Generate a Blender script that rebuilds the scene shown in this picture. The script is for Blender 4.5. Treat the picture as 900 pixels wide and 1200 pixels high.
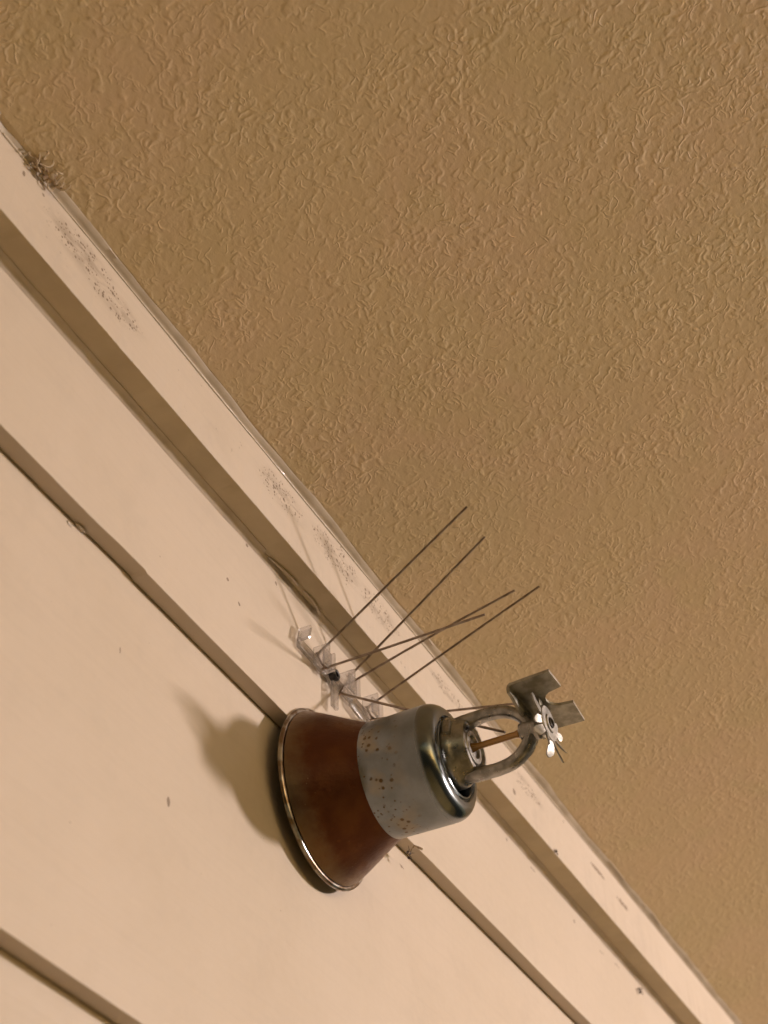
import bpy, bmesh, math, random
from mathutils import Vector, Matrix, noise as mnoise

random.seed(7)
for o in list(bpy.data.objects):
    bpy.data.objects.remove(o)
S = bpy.context.scene
COL = S.collection

# ------------------------------------------------------------------ camera
# world: X along the wall, Y into the wall, Z up; origin = centre of the sprinkler flange
cd = bpy.data.cameras.new('camera'); cam = bpy.data.objects.new('camera', cd); COL.objects.link(cam)
ROWS = ((0.455950692, -0.889603602, -0.026728228),
        (0.590201393, 0.324702902, -0.739073975),
        (0.666161603, 0.321206253, 0.673093798))
right, down, fwd = [Vector(r) for r in ROWS]
m = Matrix.Identity(4)
for i in range(3):
    m[i][0] = right[i]; m[i][1] = -down[i]; m[i][2] = -fwd[i]
m.translation = Vector((-0.48406, -0.26513, -0.34567))
cam.matrix_world = m
cd.sensor_fit = 'VERTICAL'; cd.sensor_height = 36.0; cd.lens = 1850 / 1200 * 36.0
cd.clip_start = 0.01; cd.clip_end = 500
cd.dof.use_dof = True; cd.dof.focus_distance = 0.64; cd.dof.aperture_fstop = 16
S.camera = cam

# ------------------------------------------------------------------ sky, moonlight, exposure (night)
W = bpy.data.worlds.new('World'); S.world = W; W.use_nodes = True
nt = W.node_tree
sky = nt.nodes.new('ShaderNodeTexSky'); sky.sky_type = 'NISHITA'; sky.sun_disc = False
sky.sun_elevation = math.radians(8.0); sky.sun_rotation = math.radians(200)
nt.links.new(sky.outputs[0], nt.nodes['Background'].inputs[0])
nt.nodes['Background'].inputs[1].default_value = 0.10
sd = bpy.data.lights.new('sun', 'SUN'); so = bpy.data.objects.new('sun', sd); COL.objects.link(so)
sd.energy = 0.02; sd.angle = math.radians(10); sd.color = (1, .93, .85)
so.rotation_euler = (math.radians(78), 0, math.radians(-20))
S.view_settings.view_transform = 'Standard'; S.view_settings.look = 'None'
S.view_settings.exposure = 0.0; S.view_settings.gamma = 1.0
S.cycles.max_bounces = 14; S.cycles.diffuse_bounces = 6; S.cycles.transparent_max_bounces = 24
S.cycles.sample_clamp_indirect = 8.0

LAMP_POS = (1.08, -1.60, 0.310)
LAMP_POWER = 740.0

# ------------------------------------------------------------------ helpers
ORG = {}
def tag(o, label=None, cat=None, group=None, kind=None):
    if label: o['label'] = label
    if cat: o['category'] = cat
    if group: o['group'] = group
    if kind: o['kind'] = kind
    return o
def empty(name, loc, label, cat, group=None):
    o = bpy.data.objects.new(name, None); COL.objects.link(o); o.location = loc
    o.empty_display_size = .01
    ORG[o.name] = Vector(loc)
    return tag(o, label, cat, group)
def mk(name, verts, faces, mat, parent=None, smooth=False, origin=None, sharp=None):
    org = ORG[parent.name] if parent else Vector(origin or (0, 0, 0))
    me = bpy.data.meshes.new(name)
    me.from_pydata([tuple(Vector(v) - org) for v in verts], [], faces)
    bm = bmesh.new(); bm.from_mesh(me)
    bmesh.ops.recalc_face_normals(bm, faces=bm.faces)
    bm.to_mesh(me); bm.free()
    me.validate()
    o = bpy.data.objects.new(name, me); COL.objects.link(o)
    if parent: o.parent = parent
    else: o.location = org
    ORG[o.name] = org
    if smooth:
        me.shade_smooth()
        me.set_sharp_from_angle(angle=math.radians(sharp or 40))
    me.materials.append(mat)
    return o
class MB:
    def __init__(s): s.v = []; s.f = []
    def add(s, v, f):
        n = len(s.v); s.v += [Vector(p) for p in v]; s.f += [tuple(i + n for i in q) for q in f]; return s
    def loft(s, rings, closed=True, cap=True):
        n = len(rings[0]); v = [p for r in rings for p in r]; f = []
        for i in range(len(rings) - 1):
            for j in range(n if closed else n - 1):
                k = (j + 1) % n
                f.append((i * n + j, i * n + k, (i + 1) * n + k, (i + 1) * n + j))
        if cap and closed:
            f.append(tuple(range(n))); f.append(tuple((len(rings) - 1) * n + j for j in range(n)))
        return s.add(v, f)
    def lathe(s, prof, c=(0, 0), seg=96, flats=None):
        # profile (h, r): h outward from the wall (-Y), r radius; centre c = (x, z)
        rings = []
        for h, r in prof:
            ring = []
            for j in range(seg):
                a = 2 * math.pi * j / seg
                ring.append(Vector((c[0] + r * math.cos(a), -h, c[1] + r * math.sin(a))))
            rings.append(ring)
        return s.loft(rings)
    def tube(s, pts, rad, seg=8, flat=1.0, up=None):
        pts = [Vector(p) for p in pts]; rings = []
        for i, p in enumerate(pts):
            t = (pts[min(i + 1, len(pts) - 1)] - pts[max(i - 1, 0)]).normalized()
            u = Vector(up) if up else (Vector((0, 0, 1)) if abs(t.z) < .9 else Vector((1, 0, 0)))
            b = t.cross(u).normalized(); u2 = b.cross(t).normalized()
            r = rad[i] if isinstance(rad, (list, tuple)) else rad
            rings.append([p + b * (r * math.cos(2 * math.pi * j / seg)) + u2 * (r * flat * math.sin(2 * math.pi * j / seg)) for j in range(seg)])
        return s.loft(rings)
    def box(s, c, d, rot=None, bev=0.0):
        bm = bmesh.new(); bmesh.ops.create_cube(bm, size=1)
        for v in bm.verts: v.co = Vector((v.co.x * d[0], v.co.y * d[1], v.co.z * d[2]))
        if bev: bmesh.ops.bevel(bm, geom=bm.edges[:], offset=bev, segments=2, affect='EDGES', profile=.5)
        if rot is not None:
            for v in bm.verts: v.co = rot @ v.co
        for v in bm.verts: v.co += Vector(c)
        bm.verts.index_update()
        s.add([v.co.copy() for v in bm.verts], [tuple(v.index for v in f.verts) for f in bm.faces]); bm.free(); return s
    def blob(s, c, r, sub=2, amp=.35, fq=3.0, squash=(1, 1, 1), seed=0):
        bm = bmesh.new(); bmesh.ops.create_icosphere(bm, subdivisions=sub, radius=1)
        for v in bm.verts:
            n = 1 + amp * mnoise.noise(v.co * fq + Vector((seed * 7.3, seed, 0)))
            v.co = Vector((v.co.x * r * n * squash[0], v.co.y * r * n * squash[1], v.co.z * r * n * squash[2])) + Vector(c)
        bm.verts.index_update()
        s.add([v.co.copy() for v in bm.verts], [tuple(v.index for v in f.verts) for f in bm.faces]); bm.free(); return s
    def build(s, name, mat, parent=None, smooth=True, origin=None, sharp=None):
        return mk(name, s.v, s.f, mat, parent, smooth, origin, sharp)
def N1(x, seed=0.0, f=1.0):
    return mnoise.noise(Vector((x * f, seed * 13.7 + .31, seed * 3.1)))
def smooth_path(pts, n=6):
    pts = [Vector(p) for p in pts]; out = []
    for i in range(len(pts) - 1):
        p0 = pts[max(i - 1, 0)]; p1 = pts[i]; p2 = pts[i + 1]; p3 = pts[min(i + 2, len(pts) - 1)]
        for k in range(n):
            t = k / n
            out.append(.5 * ((2 * p1) + (p2 - p0) * t + (2 * p0 - 5 * p1 + 4 * p2 - p3) * t * t + (3 * p1 - p0 - 3 * p2 + p3) * t ** 3))
    out.append(pts[-1]); return out

# ------------------------------------------------------------------ materials
class NT:
    def __init__(s, name):
        s.m = bpy.data.materials.new(name); s.m.use_nodes = True; s.t = s.m.node_tree
        s.b = s.t.nodes['Principled BSDF']; s.out = s.t.nodes['Material Output']
        s._co = None; s.memo = {}
    def n(s, typ, **kw):
        nd = s.t.nodes.new(typ)
        for k, v in kw.items(): setattr(nd, k, v)
        return nd
    def L(s, a, b): s.t.links.new(a, b)
    def set(s, inp, val):
        if hasattr(val, 'is_linked'): s.L(val, inp)
        else: inp.default_value = val
    @property
    def co(s):
        # world-aligned position in metres (all objects are unrotated, so geometry position = place on the thing)
        if s._co is None: s._co = s.n('ShaderNodeNewGeometry').outputs['Position']
        return s._co
    def mapping(s, scale=(1, 1, 1), loc=(0, 0, 0), rot=(0, 0, 0)):
        mp = s.n('ShaderNodeMapping'); s.L(s.co, mp.inputs[0])
        mp.inputs['Scale'].default_value = scale; mp.inputs['Location'].default_value = loc; mp.inputs['Rotation'].default_value = rot
        return mp.outputs[0]
    def noise(s, scale, detail=2, rough=.5, dist=0, vec=None):
        if vec is None and (scale, detail, rough, dist) in s.memo: return s.memo[(scale, detail, rough, dist)]
        nd = s.n('ShaderNodeTexNoise'); s.L(vec or s.co, nd.inputs['Vector'])
        nd.inputs['Scale'].default_value = scale; nd.inputs['Detail'].default_value = detail
        nd.inputs['Roughness'].default_value = rough; nd.inputs['Distortion'].default_value = dist
        if vec is None: s.memo[(scale, detail, rough, dist)] = nd.outputs['Fac']
        return nd.outputs['Fac']
    def vor(s, scale, vec=None, out='Distance', rnd=1.0):
        nd = s.n('ShaderNodeTexVoronoi'); s.L(vec or s.co, nd.inputs['Vector']); nd.inputs['Scale'].default_value = scale
        nd.inputs['Randomness'].default_value = rnd
        return nd.outputs[out]
    def math(s, op, a, b=None, c=None, clamp=False):
        nd = s.n('ShaderNodeMath', operation=op); nd.use_clamp = clamp
        for i, x in enumerate((a, b, c)):
            if x is not None: s.set(nd.inputs[i], x)
        return nd.outputs[0]
    def ramp(s, v, a, b, to0=0.0, to1=1.0):
        nd = s.n('ShaderNodeMapRange'); nd.interpolation_type = 'SMOOTHSTEP'; s.L(v, nd.inputs[0])
        nd.inputs[1].default_value = a; nd.inputs[2].default_value = b; nd.inputs[3].default_value = to0; nd.inputs[4].default_value = to1
        return nd.outputs[0]
    def mix(s, fac, a, b):
        nd = s.n('ShaderNodeMix', data_type='RGBA'); s.set(nd.inputs[0], fac)
        for i, x in ((6, a), (7, b)):
            if hasattr(x, 'is_linked'): s.L(x, nd.inputs[i])
            else: nd.inputs[i].default_value = (*x, 1)
        return nd.outputs[2]
    def near(s, c, r, inner=0.0):
        # 1 at the point c falling to 0 at distance r (r may be a 3-vector)
        rr = r if isinstance(r, (tuple, list)) else (r, r, r)
        sub = s.n('ShaderNodeVectorMath', operation='SUBTRACT'); s.L(s.co, sub.inputs[0]); sub.inputs[1].default_value = c
        dv = s.n('ShaderNodeVectorMath', operation='DIVIDE'); s.L(sub.outputs[0], dv.inputs[0]); dv.inputs[1].default_value = rr
        ln = s.n('ShaderNodeVectorMath', operation='LENGTH'); s.L(dv.outputs[0], ln.inputs[0])
        return s.ramp(ln.outputs['Value'], inner, 1.0, 1.0, 0.0)
    def sum(s, lst):
        o = lst[0]
        for x in lst[1:]: o = s.math('MAXIMUM', o, x)
        return o
    def bump(s, h, dist, strength=1.0, prev=None):
        nd = s.n('ShaderNodeBump'); s.L(h, nd.inputs['Height']); nd.inputs['Distance'].default_value = dist; nd.inputs['Strength'].default_value = strength
        if prev: s.L(prev, nd.inputs['Normal'])
        return nd.outputs[0]
    def P(s, **kw):
        for k, v in kw.items():
            i = s.b.inputs[k.replace('_', ' ')]
            if isinstance(v, tuple) and len(v) == 3 and i.type == 'RGBA': v = (*v, 1)
            s.set(i, v)
        return s

PAINT = (.58, .505, .425)
def paint(name, specks=(), spots=(), grime=.25, base=PAINT):
    k = NT(name)
    big = k.noise(9, 3); fine = k.noise(260, 3, .6)
    col = k.mix(k.ramp(big, .35, .7), base, tuple(c * f for c, f in zip(base, (.955, .95, .93))))
    # thin dusty film and hair-fine dirt
    film = k.math('MULTIPLY', k.ramp(k.noise(38, 4, .65), .52, .72), grime)
    col = k.mix(film, col, tuple(c * .82 for c in base))
    streak = k.ramp(k.noise(1.0, 5, .62, .3, k.mapping((14, 60, 420))), .42, .75)
    col = k.mix(k.math('MULTIPLY', streak, .16), col, tuple(c * .80 for c in base))
    col = k.mix(k.math('MULTIPLY', k.ramp(k.noise(16, 5, .7), .5, .8), .22), col, tuple(c * f for c, f in zip(base, (.80, .77, .72))))
    dots = k.ramp(k.vor(150), .035, .075, 1, 0)
    dots = k.math('MULTIPLY', dots, k.ramp(k.noise(22, 2), .60, .70))
    allm = k.math('MULTIPLY', dots, .55)
    if specks:
        area = k.sum([k.near(c, r, .15) for c, r in specks])
        def sized(sc, r):
            rn = k.n('ShaderNodeSeparateColor'); k.L(k.vor(sc, out='Color'), rn.inputs[0])
            return k.ramp(k.math('SUBTRACT', k.vor(sc), k.math('MULTIPLY', k.math('POWER', rn.outputs[0], 1.6), r)), -.06, .06, 1, 0)
        d1 = sized(800, .50); d2 = sized(400, .36)
        sel = k.ramp(k.math('ADD', k.math('MULTIPLY', area, .75), k.noise(170, 2)), .62, .88)
        allm = k.math('MAXIMUM', allm, k.math('MULTIPLY', k.math('MAXIMUM', d1, d2), k.math('MULTIPLY', sel, .85)))
        hz = k.math('MULTIPLY', k.math('MULTIPLY', area, k.ramp(k.noise(1.0, 4, .65, .5, k.mapping((60, 100, 220))), .38, .68)), .46)
        allm = k.math('MAXIMUM', allm, hz)
    if spots:
        sp = k.ramp(k.math('ADD', k.sum([k.near(c, r) for c, r in spots]), k.math('MULTIPLY', k.math('SUBTRACT', k.noise(420, 2), .5), 1.6)), .42, .62)
        sp = k.math('MULTIPLY', sp, k.ramp(k.sum([k.near(c, r) for c, r in spots]), .0, .12))
        allm = k.math('MAXIMUM', allm, k.math('MULTIPLY', sp, .72))
    col = k.mix(allm, col, (.13, .085, .05))
    nrm = k.bump(k.noise(1.0, 4, .6, 0, k.mapping((40, 300, 900))), .00012, .6, k.bump(k.noise(60, 2), .0005, .5))
    k.P(Base_Color=col, Roughness=k.ramp(fine, .3, .7, .52, .66), Normal=nrm)
    k.b.inputs['Specular IOR Level'].default_value = .3
    return k.m
M = {}
M['board'] = paint('painted_siding', spots=[((-.1026, .003, -.0556), (.0016, .01, .0042)), ((.2932, 0, .0794), .0024),
    ((-.066, 0, .086), .002), ((-.042, 0, .083), .0016), ((-.079, 0, .058), .0016), ((-.07, 0, .052), .0016), ((.085, 0, .0135), (.007, .02, .002)),
    ((.20, 0, .084), .002), ((-.135, .005, -.012), (.001, .02, .003)), ((-.155, .003, -.092), .0014), ((.235, 0, .0835), (.006, .01, .0012)), ((.36, 0, .082), (.009, .01, .001)), ((.335, 0, .079), (.006, .01, .001))])
M['frieze'] = paint('painted_frieze', specks=[((-.208, -.0137, .113), (.03, .03, .011)), ((-.186, -.0137, .108), (.026, .03, .009)), ((-.062, -.0137, .112), (.028, .03, .011)),
    ((-.012, -.0137, .113), (.030, .03, .011)), ((.028, -.0137, .112), (.028, .03, .010)), ((.10, -.0137, .113), (.03, .03, .006)), ((.20, -.0137, .112), (.03, .03, .007))],
    spots=[((.305, -.0137, .1135), (.022, .02, .0025)), ((.345, -.0137, .111), (.018, .02, .003)), ((.1818, -.0137, .099), .004), ((.2339, -.0137, .0905), .003),
           ((-.232, -.0137, .119), .0018), ((-.243, -.0137, .118), (.0016, .02, .003)), ((.255, -.0137, .120), .0022)], grime=.35)
k = NT('caulk')
k.P(Base_Color=k.mix(k.ramp(k.noise(60, 4), .35, .65), (.40, .335, .25), (.50, .43, .34)), Roughness=.38, Normal=k.bump(k.noise(90, 2), .0005, .5))
k.b.inputs['Subsurface Weight'].default_value = .1; k.b.inputs['Subsurface Radius'].default_value = (.002, .0015, .001)
k.b.inputs['Subsurface Scale'].default_value = .5
M['caulk'] = k.m
k = NT('tan_underside')  # tan base colour given to the downward faces of the frieze board
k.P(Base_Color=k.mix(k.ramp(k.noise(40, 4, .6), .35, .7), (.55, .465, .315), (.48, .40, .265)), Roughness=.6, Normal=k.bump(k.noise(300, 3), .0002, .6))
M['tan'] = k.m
k = NT('painted_caulk')
k.P(Base_Color=k.mix(k.ramp(k.noise(50, 4, .6), .35, .7), (.60, .53, .45), (.50, .43, .35)), Roughness=.45, Normal=k.bump(k.noise(150, 2), .0003, .5))
M['pale_caulk'] = k.m
k = NT('glossy_paint')
k.P(Base_Color=(.60, .53, .45), Roughness=.10, Normal=k.bump(k.noise(260, 3), .0004, .6))
M['gloss'] = k.m

# stippled ceiling: short crooked ridges on an orange-peel ground
k = NT('textured_ceiling')
warp = k.n('ShaderNodeTexNoise'); k.L(k.co, warp.inputs['Vector']); warp.inputs['Scale'].default_value = 120; warp.inputs['Detail'].default_value = 2
wv = k.n('ShaderNodeVectorMath', operation='MULTIPLY_ADD'); k.L(warp.outputs['Color'], wv.inputs[0]); wv.inputs[1].default_value = (.009,) * 3; k.L(k.co, wv.inputs[2])
def ridge(scale, w, off):
    mp = k.n('ShaderNodeMapping'); k.L(wv.outputs[0], mp.inputs[0]); mp.inputs['Location'].default_value = (off, off * 2, off)
    n_ = k.noise(scale, 1, .4, 0, mp.outputs[0])
    return k.ramp(k.math('ABSOLUTE', k.math('SUBTRACT', n_, .5)), 0, w, 1, 0)
r1 = k.math('MULTIPLY', ridge(150, .12, 0), k.ramp(k.noise(200, 1), .44, .66))
r2 = k.math('MULTIPLY', ridge(245, .13, 3.3), k.ramp(k.noise(170, 1, vec=k.mapping(loc=(5, 2, 1))), .45, .62))
lump = k.ramp(k.noise(330, 2), .35, .72)
hgt = k.math('ADD', k.math('MAXIMUM', r1, k.math('MULTIPLY', r2, .8)), k.math('MULTIPLY', lump, .35))
spot = k.math('MULTIPLY', k.ramp(k.math('ADD', k.near((-.1818, -.0702, .1285), .003), k.math('MULTIPLY', k.math('SUBTRACT', k.noise(400), .5), .8)), .4, .6), .5)
ccol = k.mix(k.ramp(k.noise(6, 3), .35, .65), (.645, .535, .34), (.66, .53, .345))
ccol = k.mix(k.math('MULTIPLY', k.ramp(k.noise(13, 3), .42, .62), .6), ccol, (.68, .53, .37))
ccol = k.mix(k.math('MULTIPLY', k.ramp(k.noise(26, 3), .5, .7), .5), ccol, (.61, .52, .305))
k.P(Base_Color=k.mix(spot, ccol, (.12, .07, .03)), Roughness=.5, Normal=k.bump(k.math('MULTIPLY', hgt, k.ramp(k.noise(22, 4, .65), .3, .7, .40, 1.2)), .00025, 1.0))
k.b.inputs['Specular IOR Level'].default_value = .35
M['ceiling'] = k.m

# flange: brown, lacquer-like rust with worn rim
k = NT('rusted_flange')
geo = k.n('ShaderNodeSeparateXYZ'); k.L(k.co, geo.inputs[0])
rad = k.math('SQRT', k.math('ADD', k.math('MULTIPLY', geo.outputs[0], geo.outputs[0]), k.math('MULTIPLY', geo.outputs[2], geo.outputs[2])))
nz = k.noise(170, 5, .65)
edge = k.ramp(k.math('ADD', rad, k.math('MULTIPLY', k.math('SUBTRACT', nz, .5), .006)), .0315, .0372)
rcol = k.mix(k.ramp(k.noise(90, 4), .35, .7), (.088, .026, .010), (.130, .046, .014))
ang = k.math('ARCTAN2', geo.outputs[2], geo.outputs[0])
cmb = k.n('ShaderNodeCombineXYZ'); k.L(k.math('MULTIPLY', ang, 28.0), cmb.inputs[0]); k.L(k.math('MULTIPLY', rad, 160.0), cmb.inputs[1])
st = k.ramp(k.noise(1.0, 5, .65, .4, cmb.outputs[0]), .40, .68)
rcol = k.mix(k.math('MULTIPLY', st, .06), rcol, (.17, .065, .025))
fleck = k.math('MULTIPLY', k.ramp(k.vor(420), .06, .13, 1, 0), k.ramp(k.noise(70, 2), .5, .62))
rcol = k.mix(k.math('MULTIPLY', fleck, .6), rcol, (.34, .22, .12))
rcol = k.mix(edge, rcol, (.22, .15, .09))
k.P(Base_Color=rcol, Metallic=k.ramp(edge, 0, 1, .60, .9), Roughness=k.math('ADD', k.ramp(nz, .3, .7, .28, .38), k.math('MULTIPLY', k.ramp(k.noise(420, 4, .7), .4, .65), .10)), Normal=k.bump(k.noise(900, 3), .00012, .7))
k.b.inputs['Coat Weight'].default_value = .0; k.b.inputs['Coat Roughness'].default_value = .2
M['rust'] = k.m
k = NT('worn_rim_metal'); k.P(Base_Color=k.mix(k.ramp(k.noise(150, 4), .4, .6), (.52, .50, .48), (.24, .17, .12)), Metallic=1.0, Roughness=.28)
M['rim'] = k.m

# satin chrome cup with rust pits
k = NT('pitted_chrome')
geo = k.n('ShaderNodeSeparateXYZ'); k.L(k.co, geo.inputs[0]); hh = k.math('MULTIPLY', geo.outputs[1], -1)
pit_a = k.ramp(k.vor(280), .15, .27, 1, 0); pit_a = k.math('MULTIPLY', pit_a, k.ramp(k.noise(95, 2), .45, .53))
pit_b = k.ramp(k.vor(520, vec=k.mapping(loc=(1, 2, 3))), .12, .26, 1, 0); pit_b = k.math('MULTIPLY', pit_b, k.ramp(k.noise(120, 2, vec=k.mapping(loc=(2, 1, 5))), .46, .56))
zone = k.ramp(hh, .036, .050, 1, 0)
pits = k.math('MULTIPLY', k.math('MAXIMUM', pit_a, pit_b), zone)
halo = k.math('MULTIPLY', k.math('MULTIPLY', k.ramp(k.noise(95, 2), .46, .66), zone), .40)
cc = k.mix(k.ramp(k.noise(60, 4, .6), .3, .7), (.215, .238, .25), (.155, .17, .175))
cc = k.mix(halo, cc, (.30, .22, .10)); cc = k.mix(pits, cc, (.10, .055, .012))
k.P(Base_Color=cc, Metallic=k.math('SUBTRACT', 1.0, pits), Roughness=k.math('ADD', k.ramp(hh, .0505, .0555, .31, .22), k.math('MULTIPLY', pits, .3)),
    Normal=k.bump(k.noise(400, 3), .00008, .5, k.bump(k.math('SUBTRACT', 1.0, pits), .0002, .6)))
M['chrome'] = k.m
k = NT('dull_bronze_frame')
k.P(Base_Color=k.mix(k.ramp(k.noise(210, 4), .35, .65), (.19, .185, .17), (.33, .325, .305)), Metallic=.9, Roughness=k.ramp(k.noise(300, 3), .3, .7, .26, .42), Normal=k.bump(k.noise(700, 2), .0001, .6))
M['frame'] = k.m
k = NT('deflector_plate')
k.P(Base_Color=k.mix(k.ramp(k.noise(240, 4), .35, .65), (.235, .225, .18), (.36, .35, .30)), Metallic=.75, Roughness=k.ramp(k.noise(260, 3), .3, .7, .38, .55), Normal=k.bump(k.noise(500, 3), .00012, .6))
M['plate'] = k.m
k = NT('bright_tooth_metal'); k.P(Base_Color=k.mix(k.ramp(k.noise(300, 3), .4, .6), (.40, .39, .365), (.28, .275, .255)), Metallic=.85, Roughness=.42)
M['tooth'] = k.m
k = NT('amber_bulb'); k.P(Base_Color=(.30, .15, .018), Metallic=.25, Roughness=.14); k.b.inputs['Coat Weight'].default_value = .6
M['bulb'] = k.m
k = NT('dark_bore'); k.P(Base_Color=(.03, .025, .02), Metallic=.6, Roughness=.4); M['bore'] = k.m
k = NT('spike_steel'); k.P(Base_Color=k.mix(k.ramp(k.noise(200, 3), .4, .6), (.37, .315, .27), (.27, .215, .175)), Metallic=.85, Roughness=.36); M['steel'] = k.m
k = NT('black_rubber'); k.P(Base_Color=(.012, .011, .012), Roughness=.3); M['black'] = k.m
# clear plastic: Fresnel gloss over tinted see-through, with a little milky scatter
k = NT('clear_plastic')
tr = k.n('ShaderNodeBsdfTransparent'); tr.inputs[0].default_value = (.94, .935, .935, 1)
gl = k.n('ShaderNodeBsdfGlossy'); gl.inputs['Roughness'].default_value = .12
df = k.n('ShaderNodeBsdfTranslucent'); df.inputs[0].default_value = (.85, .845, .84, 1)
rf = k.n('ShaderNodeBsdfRefraction'); rf.inputs['IOR'].default_value = 1.18; rf.inputs['Roughness'].default_value = .03; rf.inputs[0].default_value = (.95, .94, .95, 1)
lw = k.n('ShaderNodeLayerWeight'); lw.inputs[0].default_value = .5
fr = k.math('ADD', k.math('MULTIPLY', k.math('POWER', lw.outputs['Facing'], 2.0), .45), .10)
m0 = k.n('ShaderNodeMixShader'); m0.inputs[0].default_value = .45; k.L(tr.outputs[0], m0.inputs[1]); k.L(rf.outputs[0], m0.inputs[2])
m1 = k.n('ShaderNodeMixShader'); m1.inputs[0].default_value = .07; k.L(m0.outputs[0], m1.inputs[1]); k.L(df.outputs[0], m1.inputs[2])
m2 = k.n('ShaderNodeMixShader'); k.L(fr, m2.inputs[0]); k.L(m1.outputs[0], m2.inputs[1]); k.L(gl.outputs[0], m2.inputs[2])
k.L(m2.outputs[0], k.out.inputs[0]); M['clear'] = k.m
k = NT('dry_debris'); k.P(Base_Color=k.mix(k.ramp(k.noise(500, 2), .4, .6), (.24, .16, .09), (.46, .37, .25)), Roughness=.8); M['debris'] = k.m
k = NT('pale_husk'); k.P(Base_Color=(.48, .39, .28), Roughness=.7); M['husk'] = k.m
k = NT('dark_insect'); k.P(Base_Color=(.05, .028, .018), Roughness=.5); M['insect'] = k.m
k = NT('deck_wood')
k.P(Base_Color=k.mix(k.noise(5, 4, .6, 0, k.mapping((.6, 9, 1))), (.42, .32, .12), (.34, .26, .10)), Roughness=.6); M['deck'] = k.m
k = NT('yard_ground'); k.P(Base_Color=k.mix(k.noise(2, 5), (.05, .07, .03), (.09, .08, .05)), Roughness=.95); M['ground'] = k.m
k = NT('lamp_globe_glass'); k.P(Base_Color=(.9, .85, .75), Roughness=.3)
k.b.inputs['Emission Color'].default_value = (1.0, .83, .765, 1); k.b.inputs['Emission Strength'].default_value = LAMP_POWER; M['globe'] = k.m
k = NT('lamp_base_metal'); k.P(Base_Color=(.55, .52, .48), Metallic=.6, Roughness=.4); M['lampbase'] = k.m

# ------------------------------------------------------------------ the porch: ceiling, floor, yard
CZ = .1262
def xs_range():
    xs = [-3.0, -2, -1.2, -.7, -.45]
    x = -.33
    while x < .80: xs.append(x); x += .0016
    return xs + [.9, 1.1, 1.5, 2.2, 3.0, 4.2]
XS = xs_range()
v = []; f = []
SLOPE = .245     # the ceiling rises gently away from the wall
cz = lambda y: CZ + SLOPE * max(0.0, -y - .0175)
bm_ = MB().loft([[Vector((x, y, z)) for y, z in ((.03, CZ), (-.0175, CZ), (-2.84, cz(-2.84)), (-2.84, cz(-2.84) + .1), (.03, CZ + .1))] for x in (-3.0, 4.2)])
ceiling = tag(bm_.build('porch_ceiling', M['ceiling'], None, False), kind='structure')
floor = tag(MB().box((.6, -1.36, -2.25), (7.2, 2.66, .10)).build('porch_floor', M['deck'], None, False), kind='structure')
ground = tag(MB().add([(-120, -120, -2.6), (120, -120, -2.6), (120, 120, -2.6), (-120, 120, -2.6)], [(0, 1, 2, 3)]).build('ground', M['ground'], None, False), kind='structure')

# ------------------------------------------------------------------ the wall: lapped boards, frieze, caulk
wall = empty('house_wall', (0, 0.01, -2.2), 'off-white lapped board wall under a frieze board, running diagonally below the textured ceiling', 'wall')
LIP0 = .0222; EXPO = .1617; LAP = .0076
def lip_wobble(x, i):
    w = .00022 * N1(x, i + 1, 14) + .00010 * N1(x, i + 5, 90)
    if i == 0:
        if -.163 < x < -.1325: w += .0007 * min(1, (x + .163) / .012)
        w += .00016 * max(0, N1(x, 9, 300))
    return w
def board(i):
    zb = LIP0 - EXPO * i
    zt = .14 if i == 0 else zb + EXPO + .020
    th = .0067; rings = []
    slope = 0.0 if i == 0 else LAP / EXPO
    y_of = lambda z: slope * (z - zb)
    for x in XS:
        w = lip_wobble(x, i); z0 = zb + w; yj = .00018 * N1(x, i + 20, 25)
        b = .00022
        pts = [(y_of(zt), zt), (y_of(zb + .06) + yj * .3, zb + .06), (yj, z0 + b), (yj + b * .3, z0 + b * .3), (yj + b, z0), (th, z0 + .0001), (th + .0005, zt)]
        rings.append([Vector((x, y, z)) for y, z in pts])
    return MB().loft(rings).build('siding_board', M['board'], wall, True, sharp=18)
for i in range(14): board(i)
# sheathing right behind the boards (closes the slits)
MB().box((.6, .030, -1.05), (7.2, .02, 2.36)).build('sheathing', M['bore'], wall, False)

FY = -.0137; FZ = .0894
rings = []
for x in XS:
    zb = FZ + .00022 * N1(x, 31, 20)
    t = N1(x, 33, 120); t2 = N1(x, 34, 420)
    e = .00045 * t + .0007 * max(0, t2 - .1) + .0004 * N1(x, 35, 900)
    for cx, hw, amp in ((-.175, .004, .0012), (-.115, .003, .0010), (-.022, .003, .0012), (.018, .002, .0009), (.236, .004, -.0010), (.168, .004, .0009), (.08, .003, .0008)):
        d = abs(x - cx) / hw
        if d < 1: e += amp * (1 - d * d)
    b = .00025
    pts = [(-.0012, zb + .04), (-.0012, zb), (FY + b, zb + .2 * e), (FY + b * .3, zb + b * .3 + e * .6), (FY, zb + b + e), (FY, .116), (FY + .0002, CZ - .0005), (-.0012, CZ - .0005)]
    rings.append([Vector((x, y, z)) for y, z in pts])
fb = MB().loft(rings).build('frieze_board', M['frieze'], wall, True, sharp=18)
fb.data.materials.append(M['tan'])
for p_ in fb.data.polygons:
    if abs(p_.normal.z) > .8 and p_.center.z + ORG[fb.name].z < FZ + .004: p_.material_index = 1
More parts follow.
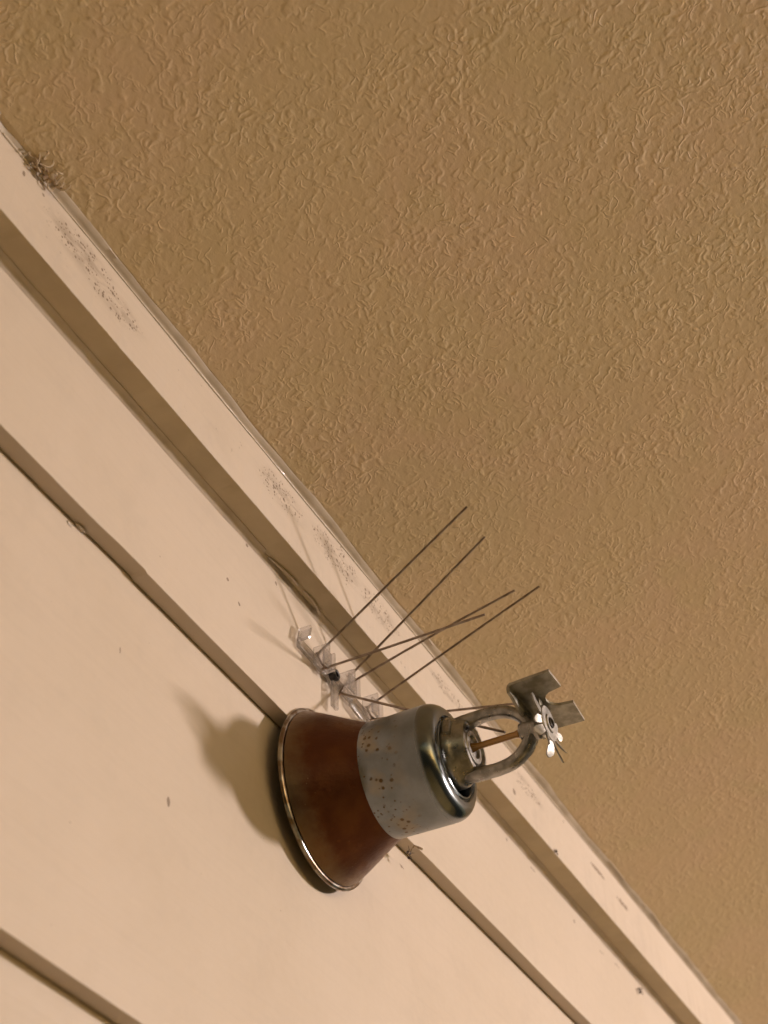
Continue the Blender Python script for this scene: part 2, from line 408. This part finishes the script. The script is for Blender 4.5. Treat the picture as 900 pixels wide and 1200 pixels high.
# bead of caulk in the ceiling corner
rings = []
for x in XS:
    a = 1 + .30 * N1(x, 41, 16) + .18 * N1(x, 42, 60)
    if -.262 < x < -.228: a *= .45 + .2 * N1(x, 43, 200)
    s_ = .0034 * a; u = .0017 * (1 + .35 * N1(x, 44, 22) + .15 * N1(x, 45, 90))
    g = .0003
    pts = [(FY - g * .2, CZ - u - .0004), (FY - .0003, CZ - u), (FY - s_ * .40, CZ - u * .62), (FY - s_, CZ - .0005), (FY - s_ - .0005, CZ + .001), (FY + .002, CZ + .001), (FY + .002, CZ - u - .0004)]
    rings.append([Vector((x, y, z)) for y, z in pts])
MB().loft(rings).build('caulk_bead', M['caulk'], wall, True, sharp=60)
# bead of caulk where frieze meets siding
rings = []
for x in XS:
    a = max(.3, 1 + .25 * N1(x, 51, 13) + .10 * N1(x, 52, 70))
    if -.055 < x < -.012: a *= .35
    s_ = .0022 * a; u = .0026 * max(.4, 1 + .25 * N1(x, 54, 17) + .10 * N1(x, 55, 80))
    pts = [(.001, FZ - u - .0003), (-.0003, FZ - u), (-.0006 - s_ * .3, FZ - u * .45), (-.0012 - s_, FZ - .0003), (-.0012 - s_, FZ + .002), (.001, FZ + .002)]
    rings.append([Vector((x, y, z)) for y, z in pts])
MB().loft(rings).build('caulk_bead', M['pale_caulk'], wall, True, sharp=60)
# torn caulk skin hanging below the frieze
def flap(pts, w, name='torn_caulk'):
    pts = smooth_path(pts, 5); rings = []
    for i, p in enumerate(pts):
        t = i / (len(pts) - 1); ww = w * (math.sin(math.pi * min(1, .12 + t * .84)) ** .6) * (1 + .3 * N1(t, 61, 6))
        nrm = Vector((.1 * N1(t, 7, 4), -.75, -.65)).normalized()
        side = Vector((.15, -.60, .70)).normalized()
        th_ = nrm * .00025
        rings.append([p + side * ww * .5 + th_, p + side * ww * .15 + th_ * 2.2, p - side * ww * .5 + th_, p - side * ww * .5 - th_, p + side * ww * .5 - th_])
    MB().loft(rings).build(name, M['pale_caulk'], wall, True, sharp=70)
flap([(-.052, -.0022, .0890), (-.044, -.0034, .0888), (-.036, -.0042, .0887), (-.030, -.0040, .0886)], .0010)
flap([(-.026, -.0040, .0891), (-.019, -.0046, .0890), (-.013, -.0038, .0886), (-.009, -.0028, .0880)], .0010)
# glossy lip of paint where the frieze meets the ceiling bead
mb = MB(); seg = []
def close_seg(seg):
    if len(seg) > 3: mb.tube([p for p, r in seg], [r for p, r in seg], 8)
for x in XS:
    a = N1(x, 71, 17) + .5 * N1(x, 72, 70)
    r = .00046 + .00030 * a
    if -.258 < x < .30 and r > .00018: seg.append((Vector((x, FY - .0001, CZ - .0018 * (1 + .3 * N1(x, 44, 22)))), min(r, .00075)))
    else: close_seg(seg); seg = []
close_seg(seg)
mb.build('paint_lip', M['gloss'], wall, True)
# smear of caulk bridging the lap
b_ = MB().blob((-.1640, .0064, .0217), .0012, 3, .5, 3, (2.2, .8, .5), 2).blob((-.1690, .0072, .0200), .0011, 3, .5, 3, (1.5, .5, .8), 4)
b_.build('caulk_smear', M['caulk'], wall, True)

# ------------------------------------------------------------------ porch ceiling lamp (out of frame; lights the place)
lx, ly, lz = LAMP_POS; RG = .068
LZ = cz(ly); lamp = empty('ceiling_lamp', (lx, ly, LZ), 'round globe lamp fixed under the porch ceiling, lit warm', 'lamp')
def latheZ(prof, c, seg=32):
    return MB().loft([[Vector((c[0] + r * math.cos(2 * math.pi * j / seg), c[1] + r * math.sin(2 * math.pi * j / seg), z)) for j in range(seg)] for z, r in prof])
latheZ([(LZ + .008, .065), (LZ - .012, .065), (LZ - .018, .058), (LZ - .024, .040), (lz + RG - .002, .036), (lz + RG - .008, .034)], (lx, ly)).build('lamp_base', M['lampbase'], lamp)
latheZ([(lz + RG * math.cos(t), max(.001, RG * math.sin(t))) for t in [math.pi * q / 14 for q in range(15)]], (lx, ly), 24).build('globe', M['globe'], lamp)

# ------------------------------------------------------------------ fire sprinkler
spr = empty('fire_sprinkler', (0, 0, 0), 'sidewall fire sprinkler with rusty brown flared flange and pitted chrome cup on the board wall', 'sprinkler')
fl = MB().lathe([(.0010, .0350), (.0022, .0362), (.0046, .0352), (.0080, .0336), (.0130, .0310), (.0180, .0284), (.0230, .0259), (.0272, .0240), (.0300, .0228), (.0320, .0215), (.0320, .0200),
                 (.0270, .0222), (.0200, .0256), (.0120, .0298), (.0040, .0338)], seg=128).build('flange', M['rust'], spr, True, sharp=50)
prof = []
for q in range(15):
    t = 2 * math.pi * q / 14
    prof.append((.0008 + .0011 * math.sin(t), .0366 + .0013 * math.cos(t)))
MB().lathe(prof, seg=128).build('rim', M['rim'], fl, True, sharp=60)
cp = [(.0300, .0225), (.0276, .0228), (.0274, .0236), (.0279, .0239), (.0320, .0239), (.0400, .02395), (.0525, .0240)]
for q in range(1, 9):
    t = math.pi / 2 * q / 8
    cp.append((.0525 + .0068 * math.sin(t), .0240 - .0056 * (1 - math.cos(t))))
cp += [(.0594, .0176), (.0588, .0171), (.0582, .0168), (.0584, .0164), (.0592, .0161), (.0594, .0156), (.0588, .0152), (.0578, .0150), (.0570, .0148), (.046, .0144), (.046, .004), (.0300, .004)]
MB().lathe(cp, seg=128).build('cup', M['chrome'], spr, True, sharp=32)
SC = (0.0005, .0030)       # sprinkler body sits slightly high in the cup
boss = MB().lathe([(.046, .0120), (.0560, .0146), (.0590, .0146), (.0606, .0143), (.0616, .0136), (.0634, .0122), (.0662, .0116), (.0674, .0108), (.0676, .0092), (.0664, .0086), (.0642, .0082), (.0640, .002), (.046, .002)], SC, 64).build('frame_boss', M['frame'], spr, True, sharp=30)
MB().lathe([(.0627, .0074), (.0664, .0074), (.0672, .0068), (.0674, .0048), (.0662, .0042), (.0662, .0010), (.0627, .001)], SC, 48).build('seat_cap', M['frame'], boss, True, sharp=30)
MB().lathe([(.0490 + .0011 * i + d, r) for i in range(6) for d, r in ((0, .0118), (.00045, .0128))] + [(.0558, .0115), (.0558, .003), (.049, .003)], SC, 48).build('thread', M['frame'], boss, True, sharp=30)
for a_ in (74, 254):
    c_ = Vector((SC[0] + .0128 * math.cos(math.radians(a_ + 90)), -.0600, SC[1] + .0128 * math.sin(math.radians(a_ + 90))))
    MB().box(c_, (.0075, .0062, .0034), Matrix.Rotation(-math.radians(a_), 3, 'Y'), .0009).build('wrench_lug', M['frame'], boss, True)
ROLL = math.radians(14)
ud = Vector((-math.sin(ROLL), 0, math.cos(ROLL))); vd = Vector((math.cos(ROLL), 0, math.sin(ROLL)))
def lp(u, h, w=0): return Vector((SC[0], 0, SC[1])) + ud * u + vd * w + Vector((0, -h, 0))
for sgn in (1, -1):
    path = smooth_path([(.0090, .0560), (.0104, .0610), (.0112, .0680), (.0115, .0750), (.0106, .0815), (.0078, .0870), (.0040, .0905), (.0008, .0925)], 5)if False else None
    ctrl = [(.0092, .0570), (.0104, .0620), (.0113, .0690), (.0116, .0755), (.0106, .0820), (.0080, .0868), (.0044, .0902), (.0006, .0920)]
    pts = smooth_path([lp(sgn * u, h) for u, h in ctrl], 5)
    n = len(pts); rr = [0.0023 + .0011 * (1 - min(1, i / (n * .35))) + .0006 * max(0, (i / n - .6)) for i in range(n)]
    rings = []
    for i, p in enumerate(pts):
        t = (pts[min(i + 1, n - 1)] - pts[max(i - 1, 0)]).normalized(); b2 = vd; u2 = b2.cross(t).normalized(); r = rr[i]
        ring = []
        for j in range(16):
            a = 2 * math.pi * j / 16; c_, s_ = math.cos(a), math.sin(a)
            c_ = math.copysign(abs(c_) ** .6, c_); s_ = math.copysign(abs(s_) ** .6, s_)
            ring.append(p + b2 * (r * 1.45 * c_) + u2 * (r * s_))
        rings.append(ring)
    MB().loft(rings).build('frame_arm', M['frame'], spr, True, sharp=50)
MB().lathe([(.0868, .0024), (.0874, .0036), (.0900, .0044), (.0945, .0044), (.0955, .0036), (.0985, .0032), (.0985, .0005), (.0868, .0005)], SC, 32).build('frame_hub', M['frame'], spr, True, sharp=30)
MB().lathe([(.0640, .0012), (.0665, .0020), (.0690, .00135), (.0850, .00135), (.0866, .0019), (.0874, .0012)], SC, 20).build('bulb', M['bulb'], spr, True)

# deflector: toothed disc facing outward + notched top vane
DH = .0985; DC = (SC[0] + .0005, SC[1] + .0008)
defl = MB().lathe([(DH - .0006, .0024), (DH - .0006, .0072), (DH, .0076), (DH + .0006, .0072), (DH + .0006, .0040), (DH + .0012, .0036), (DH + .0012, .0024)], DC, 40).build('deflector', M['tooth'], spr, True, sharp=30)
MB().lathe([(DH - .001, .0022), (DH + .0016, .0022), (DH + .0020, .0016), (DH + .0012, .0012), (DH + .0012, .0004), (DH - .001, .0004)], DC, 24).build('screw', M['bore'], defl, True, sharp=30)
def tooth(ang, r0, r1, w0, w1, bend, twist):
    a = math.radians(ang); d = Vector((math.cos(a), 0, math.sin(a))); s_ = Vector((-math.sin(a), 0, math.cos(a)))
    c = Vector((DC[0], -DH, DC[1])); rings = []
    for i in range(9):
        t = i / 8; r = r0 + (r1 - r0) * t
        w = (w0 + (w1 - w0) * math.sin(math.pi * .5 * t))
        if t > .75: w *= math.sqrt(max(.05, 1 - ((t - .75) / .25) ** 2))
        p = c + d * r + Vector((0, -1, 0)) * (bend * t * t)
        ca, sa = math.cos(twist * t), math.sin(twist * t)
        sd_ = s_ * ca + Vector((0, -1, 0)) * sa; th_ = (Vector((0, -1, 0)) * ca - s_ * sa) * .0003
        rings.append([p - sd_ * w + th_, p + sd_ * w + th_, p + sd_ * w - th_, p - sd_ * w - th_])
    MB().loft(rings).build('tooth', M['tooth'], defl, True, sharp=30)
for ang, r1, w1, bend, tw in ((168, .0172, .0021, .0006, .12), (196, .0112, .0017, -.0016, -.3), (222, .0128, .0021, -.0022, .5), (250, .0120, .0018, .0010, -.2), (278, .0138, .0020, -.0018, .55),
                              (303, .0160, .0011, .0015, -.5), (330, .0140, .0012, .0020, -.4), (358, .0120, .0018, .0008, .2), (22, .0110, .0017, .0, .1)):
    tooth(ang, .0060, r1, .0011, w1, bend, tw)
# top vane: outline in X / h, U-notch in the outer edge, rolled down at the inner edge
VZ = .0132; T = .0012
def vane_outline():
    pts = [(-.0172, .0915), (-.0182, .1078), (-.0068, .1081)]
    for q in range(0, 9):
        a = math.pi * q / 8
        pts.append((-.0006 - .0054 * math.cos(a), .1045 - .0050 * math.sin(a)))
    pts += [(.0054, .1084), (.0192, .1076), (.0186, .0915)]
    return pts
ol = vane_outline(); bm = bmesh.new()
vs = [bm.verts.new((x, -h, VZ)) for x, h in ol]; fc = bm.faces.new(vs)
ext = bmesh.ops.extrude_face_region(bm, geom=[fc])
for e in ext['geom']:
    if isinstance(e, bmesh.types.BMVert): e.co.z += T
bmesh.ops.triangulate(bm, faces=[q for q in bm.faces if len(q.verts) > 4])
bm.verts.index_update()
vane = MB().add([q.co.copy() for q in bm.verts], [tuple(w.index for w in q.verts) for q in bm.faces]).build('vane', M['plate'], spr, False); bm.free()
# rolled inner edge, then the web down to the disc
rings = []
for x in (-.0172, -.0150, -.006, .006, .0160, .0186):
    low = .0042 if abs(x) > .0145 else .0078
    ring_o = []; ring_i = []
    for q in range(7):
        a = math.pi / 2 * q / 6
        ring_o.append(Vector((x, -(.0915 - .0020 * math.sin(a)), VZ + T - .0020 * (1 - math.cos(a)) * 1.3)))
        ring_i.append(Vector((x, -(.0915 - .0008 * math.sin(a)), VZ - .0008 * (1 - math.cos(a)) * 1.3)))
    ring_o.append(Vector((x, -.0897, VZ - low * .8))); ring_i.append(Vector((x, -.0909, VZ - low * .8)))
    rings.append(ring_o + ring_i[::-1])
MB().loft(rings).build('rolled_edge', M['plate'], vane, True, sharp=50)
MB().box((.0010, -.0972, VZ - .0040), (.0110, .0014, .0086), None, .0003).build('web', M['plate'], vane, True)

# ------------------------------------------------------------------ bird spike strip
bs = empty('bird_spike_strip', (.010, 0, .062), 'clear plastic bird spike strip with thin steel wires on the wall above the sprinkler', 'bird spikes')
base = MB().box((.0085, -.0016, .0625), (.068, .0018, .0050), None, .0005).build('base_strip', M['clear'], bs, True, sharp=15)
def clip(x, z):
    # thin-walled clip that grips one bent wire
    mb = MB()
    mb.box((x - .0038, -.0058, z), (.0012, .0080, .0095), None, .0004)
    mb.box((x + .0038, -.0050, z), (.0012, .0064, .0095), None, .0004)
    mb.box((x, -.0064, z), (.0064, .0012, .0085), None, .0004)
    mb.build('clip', M['clear'], bs, True, sharp=15)
CL = [(-.0085, .0630), (.0145, .0640), (.0365, .0650)]
for x, z in CL: clip(x, z)
MB().box((-.0245, -.0042, .0665), (.0016, .0060, .0080), Matrix.Rotation(.25, 3, 'Y'), .0005).build('end_tab', M['clear'], bs, True, sharp=15)
MB().box((.0030, -.0036, .0520), (.0050, .0018, .0135), None, .0006).build('foot_tab', M['clear'], bs, True, sharp=15)
MB().box((.0255, -.0030, .0575), (.0140, .0022, .0036), Matrix.Rotation(.15, 3, 'Y'), .0007).build('link_bar', M['clear'], bs, True, sharp=15)
MB().lathe([(.0026, .0028), (.0050, .0028), (.0057, .0022), (.0055, .0012), (.0042, .0010), (.0026, .0010)], (.0022, .0618), 28).build('screw_plug', M['black'], bs, True, sharp=35)
SP = [((-.0113, -.004, .0651), (-.0113, -.0772, .1174)), ((.0168, -.004, .0710), (.0168, -.0735, .1234)), ((-.0060, -.004, .0604), (-.0060, -.0791, .0606)),
      ((.0150, -.004, .0652), (.0150, -.0856, .0860)), ((.0345, -.004, .0654), (.0345, -.0904, .1005)), ((.0085, -.004, .0561), (.0085, -.0776, .0114)),
      ((.0385, -.004, .0610), (.0385, -.0800, .0440))]
for a, b in SP:
    a = Vector(a); b = Vector(b); bow = Vector((N1(a.x, 3, 300), 0, N1(b.z, 4, 300))) * .0006
    MB().tube([a + Vector((0, .0015, 0)), a, (a * 2 + b) / 3 + bow, (a + b * 2) / 3 + bow, b], .00056, 10).build('spike', M['steel'], bs, True)
for i, j in ((0, 2), (1, 5), (4, 6)):
    a = Vector(SP[i][0]); b = Vector(SP[j][0]); mid = (a + b) / 2 + Vector((0, .0006, 0))
    MB().tube(smooth_path([a + Vector((0, -.0012, .0006)), a + Vector((0, .0004, -.0010)), mid, b + Vector((0, .0004, .0010)), b + Vector((0, -.0012, -.0006))], 5), .00062, 10).build('wire_bend', M['steel'], bs, True)

# ------------------------------------------------------------------ small debris
nest = empty('insect_debris', (-.2376, -.0165, .1265), 'clump of dry brown husks and dirt stuck in the ceiling corner at upper left', 'debris')
mb = MB(); rnd = random.Random(3)
for q in range(16):
    c = Vector((-.2376 + rnd.uniform(-.0085, .0105), -.0160 + rnd.uniform(-.0030, .0018), .1262 + rnd.uniform(-.0030, .0016)))
    mb.blob(c, rnd.uniform(.0008, .0016), 1, .6, 2.5, (1.2, 1, .9), q)
mb.build('dirt_clump', M['debris'], nest, True)
for q in range(15):
    c = Vector((-.2370 + rnd.uniform(-.008, .009), -.0175 + rnd.uniform(-.0028, .001), .1250 + rnd.uniform(-.0020, .0012)))
    r = rnd.uniform(.0016, .0030); a0 = rnd.uniform(0, 6.28); sw = rnd.uniform(1.6, 3.4)
    ax = Vector((rnd.uniform(-1, 1), rnd.uniform(-1, 1), rnd.uniform(-.6, .6))).normalized(); e1 = ax.orthogonal().normalized(); e2 = ax.cross(e1)
    MB().tube([c + e1 * r * math.cos(a0 + sw * t / 8) + e2 * r * math.sin(a0 + sw * t / 8) for t in range(9)], [.00010 + .00026 * math.sin(math.pi * (t + .5) / 9) for t in range(9)], 7).build('husk', M['husk'], nest, True)
for q in range(4):
    c = Vector((-.2370 + rnd.uniform(-.010, .012), -.0170 + rnd.uniform(-.003, .001), .1248))
    d = Vector((rnd.uniform(-1, 1), rnd.uniform(-.6, .2), rnd.uniform(-.5, .1))).normalized() * rnd.uniform(.004, .009)
    MB().tube(smooth_path([c, c + d * .5 + Vector((rnd.uniform(-1, 1), 0, rnd.uniform(-1, 0))) * .0015, c + d], 4), .00007, 5).build('fibre', M['debris'], nest, True)
def insect(name, c, label, sc=1.0, seed=1, thread=None):
    o = empty(name, c, label, 'insect', 'dead insects on the wall'); c = Vector(c); r_ = random.Random(seed); mb = MB()
    for q in range(4):
        mb.blob(c + Vector((r_.uniform(-.0022, .0022), r_.uniform(-.0008, .0002), r_.uniform(-.0014, .0014))) * sc, r_.uniform(.0006, .0011) * sc, 1, .4, 2.5, (1.3, .8, 1), seed + q)
    mb.build('body', M['insect'], o, True)
    for q in range(6):
        d = Vector((r_.uniform(-1, 1), r_.uniform(-.5, -.05), r_.uniform(-1, 1))).normalized()
        MB().tube([c, c + d * .0018 * sc + Vector((0, -.0006, 0)), c + d * .0034 * sc], .00014, 5).build('leg', M['insect'], o, True)
    if thread: MB().tube(thread, [.00055, .00045, .0002, .0002], 6).build('silk_thread', M['debris'], o, True)
insect('dead_insect', (.0758, -.0008, .0128), 'tiny dead insect dangling by a thread below the chrome cup of the sprinkler', 1.0, 5,
       [(.060, -.0150, .0030), (.0645, -.0095, .0085), (.0705, -.0045, .0105), (.0752, -.0012, .0118)])
insect('dead_insect', (.3955, -.0012, .0800), 'tiny dead insect stuck to the siding under the frieze at lower right', .95, 11)
insect('dead_insect', (.2345, -.0142, .0897), 'dark speck of a dead insect on the lower edge of the frieze board', .55, 17)
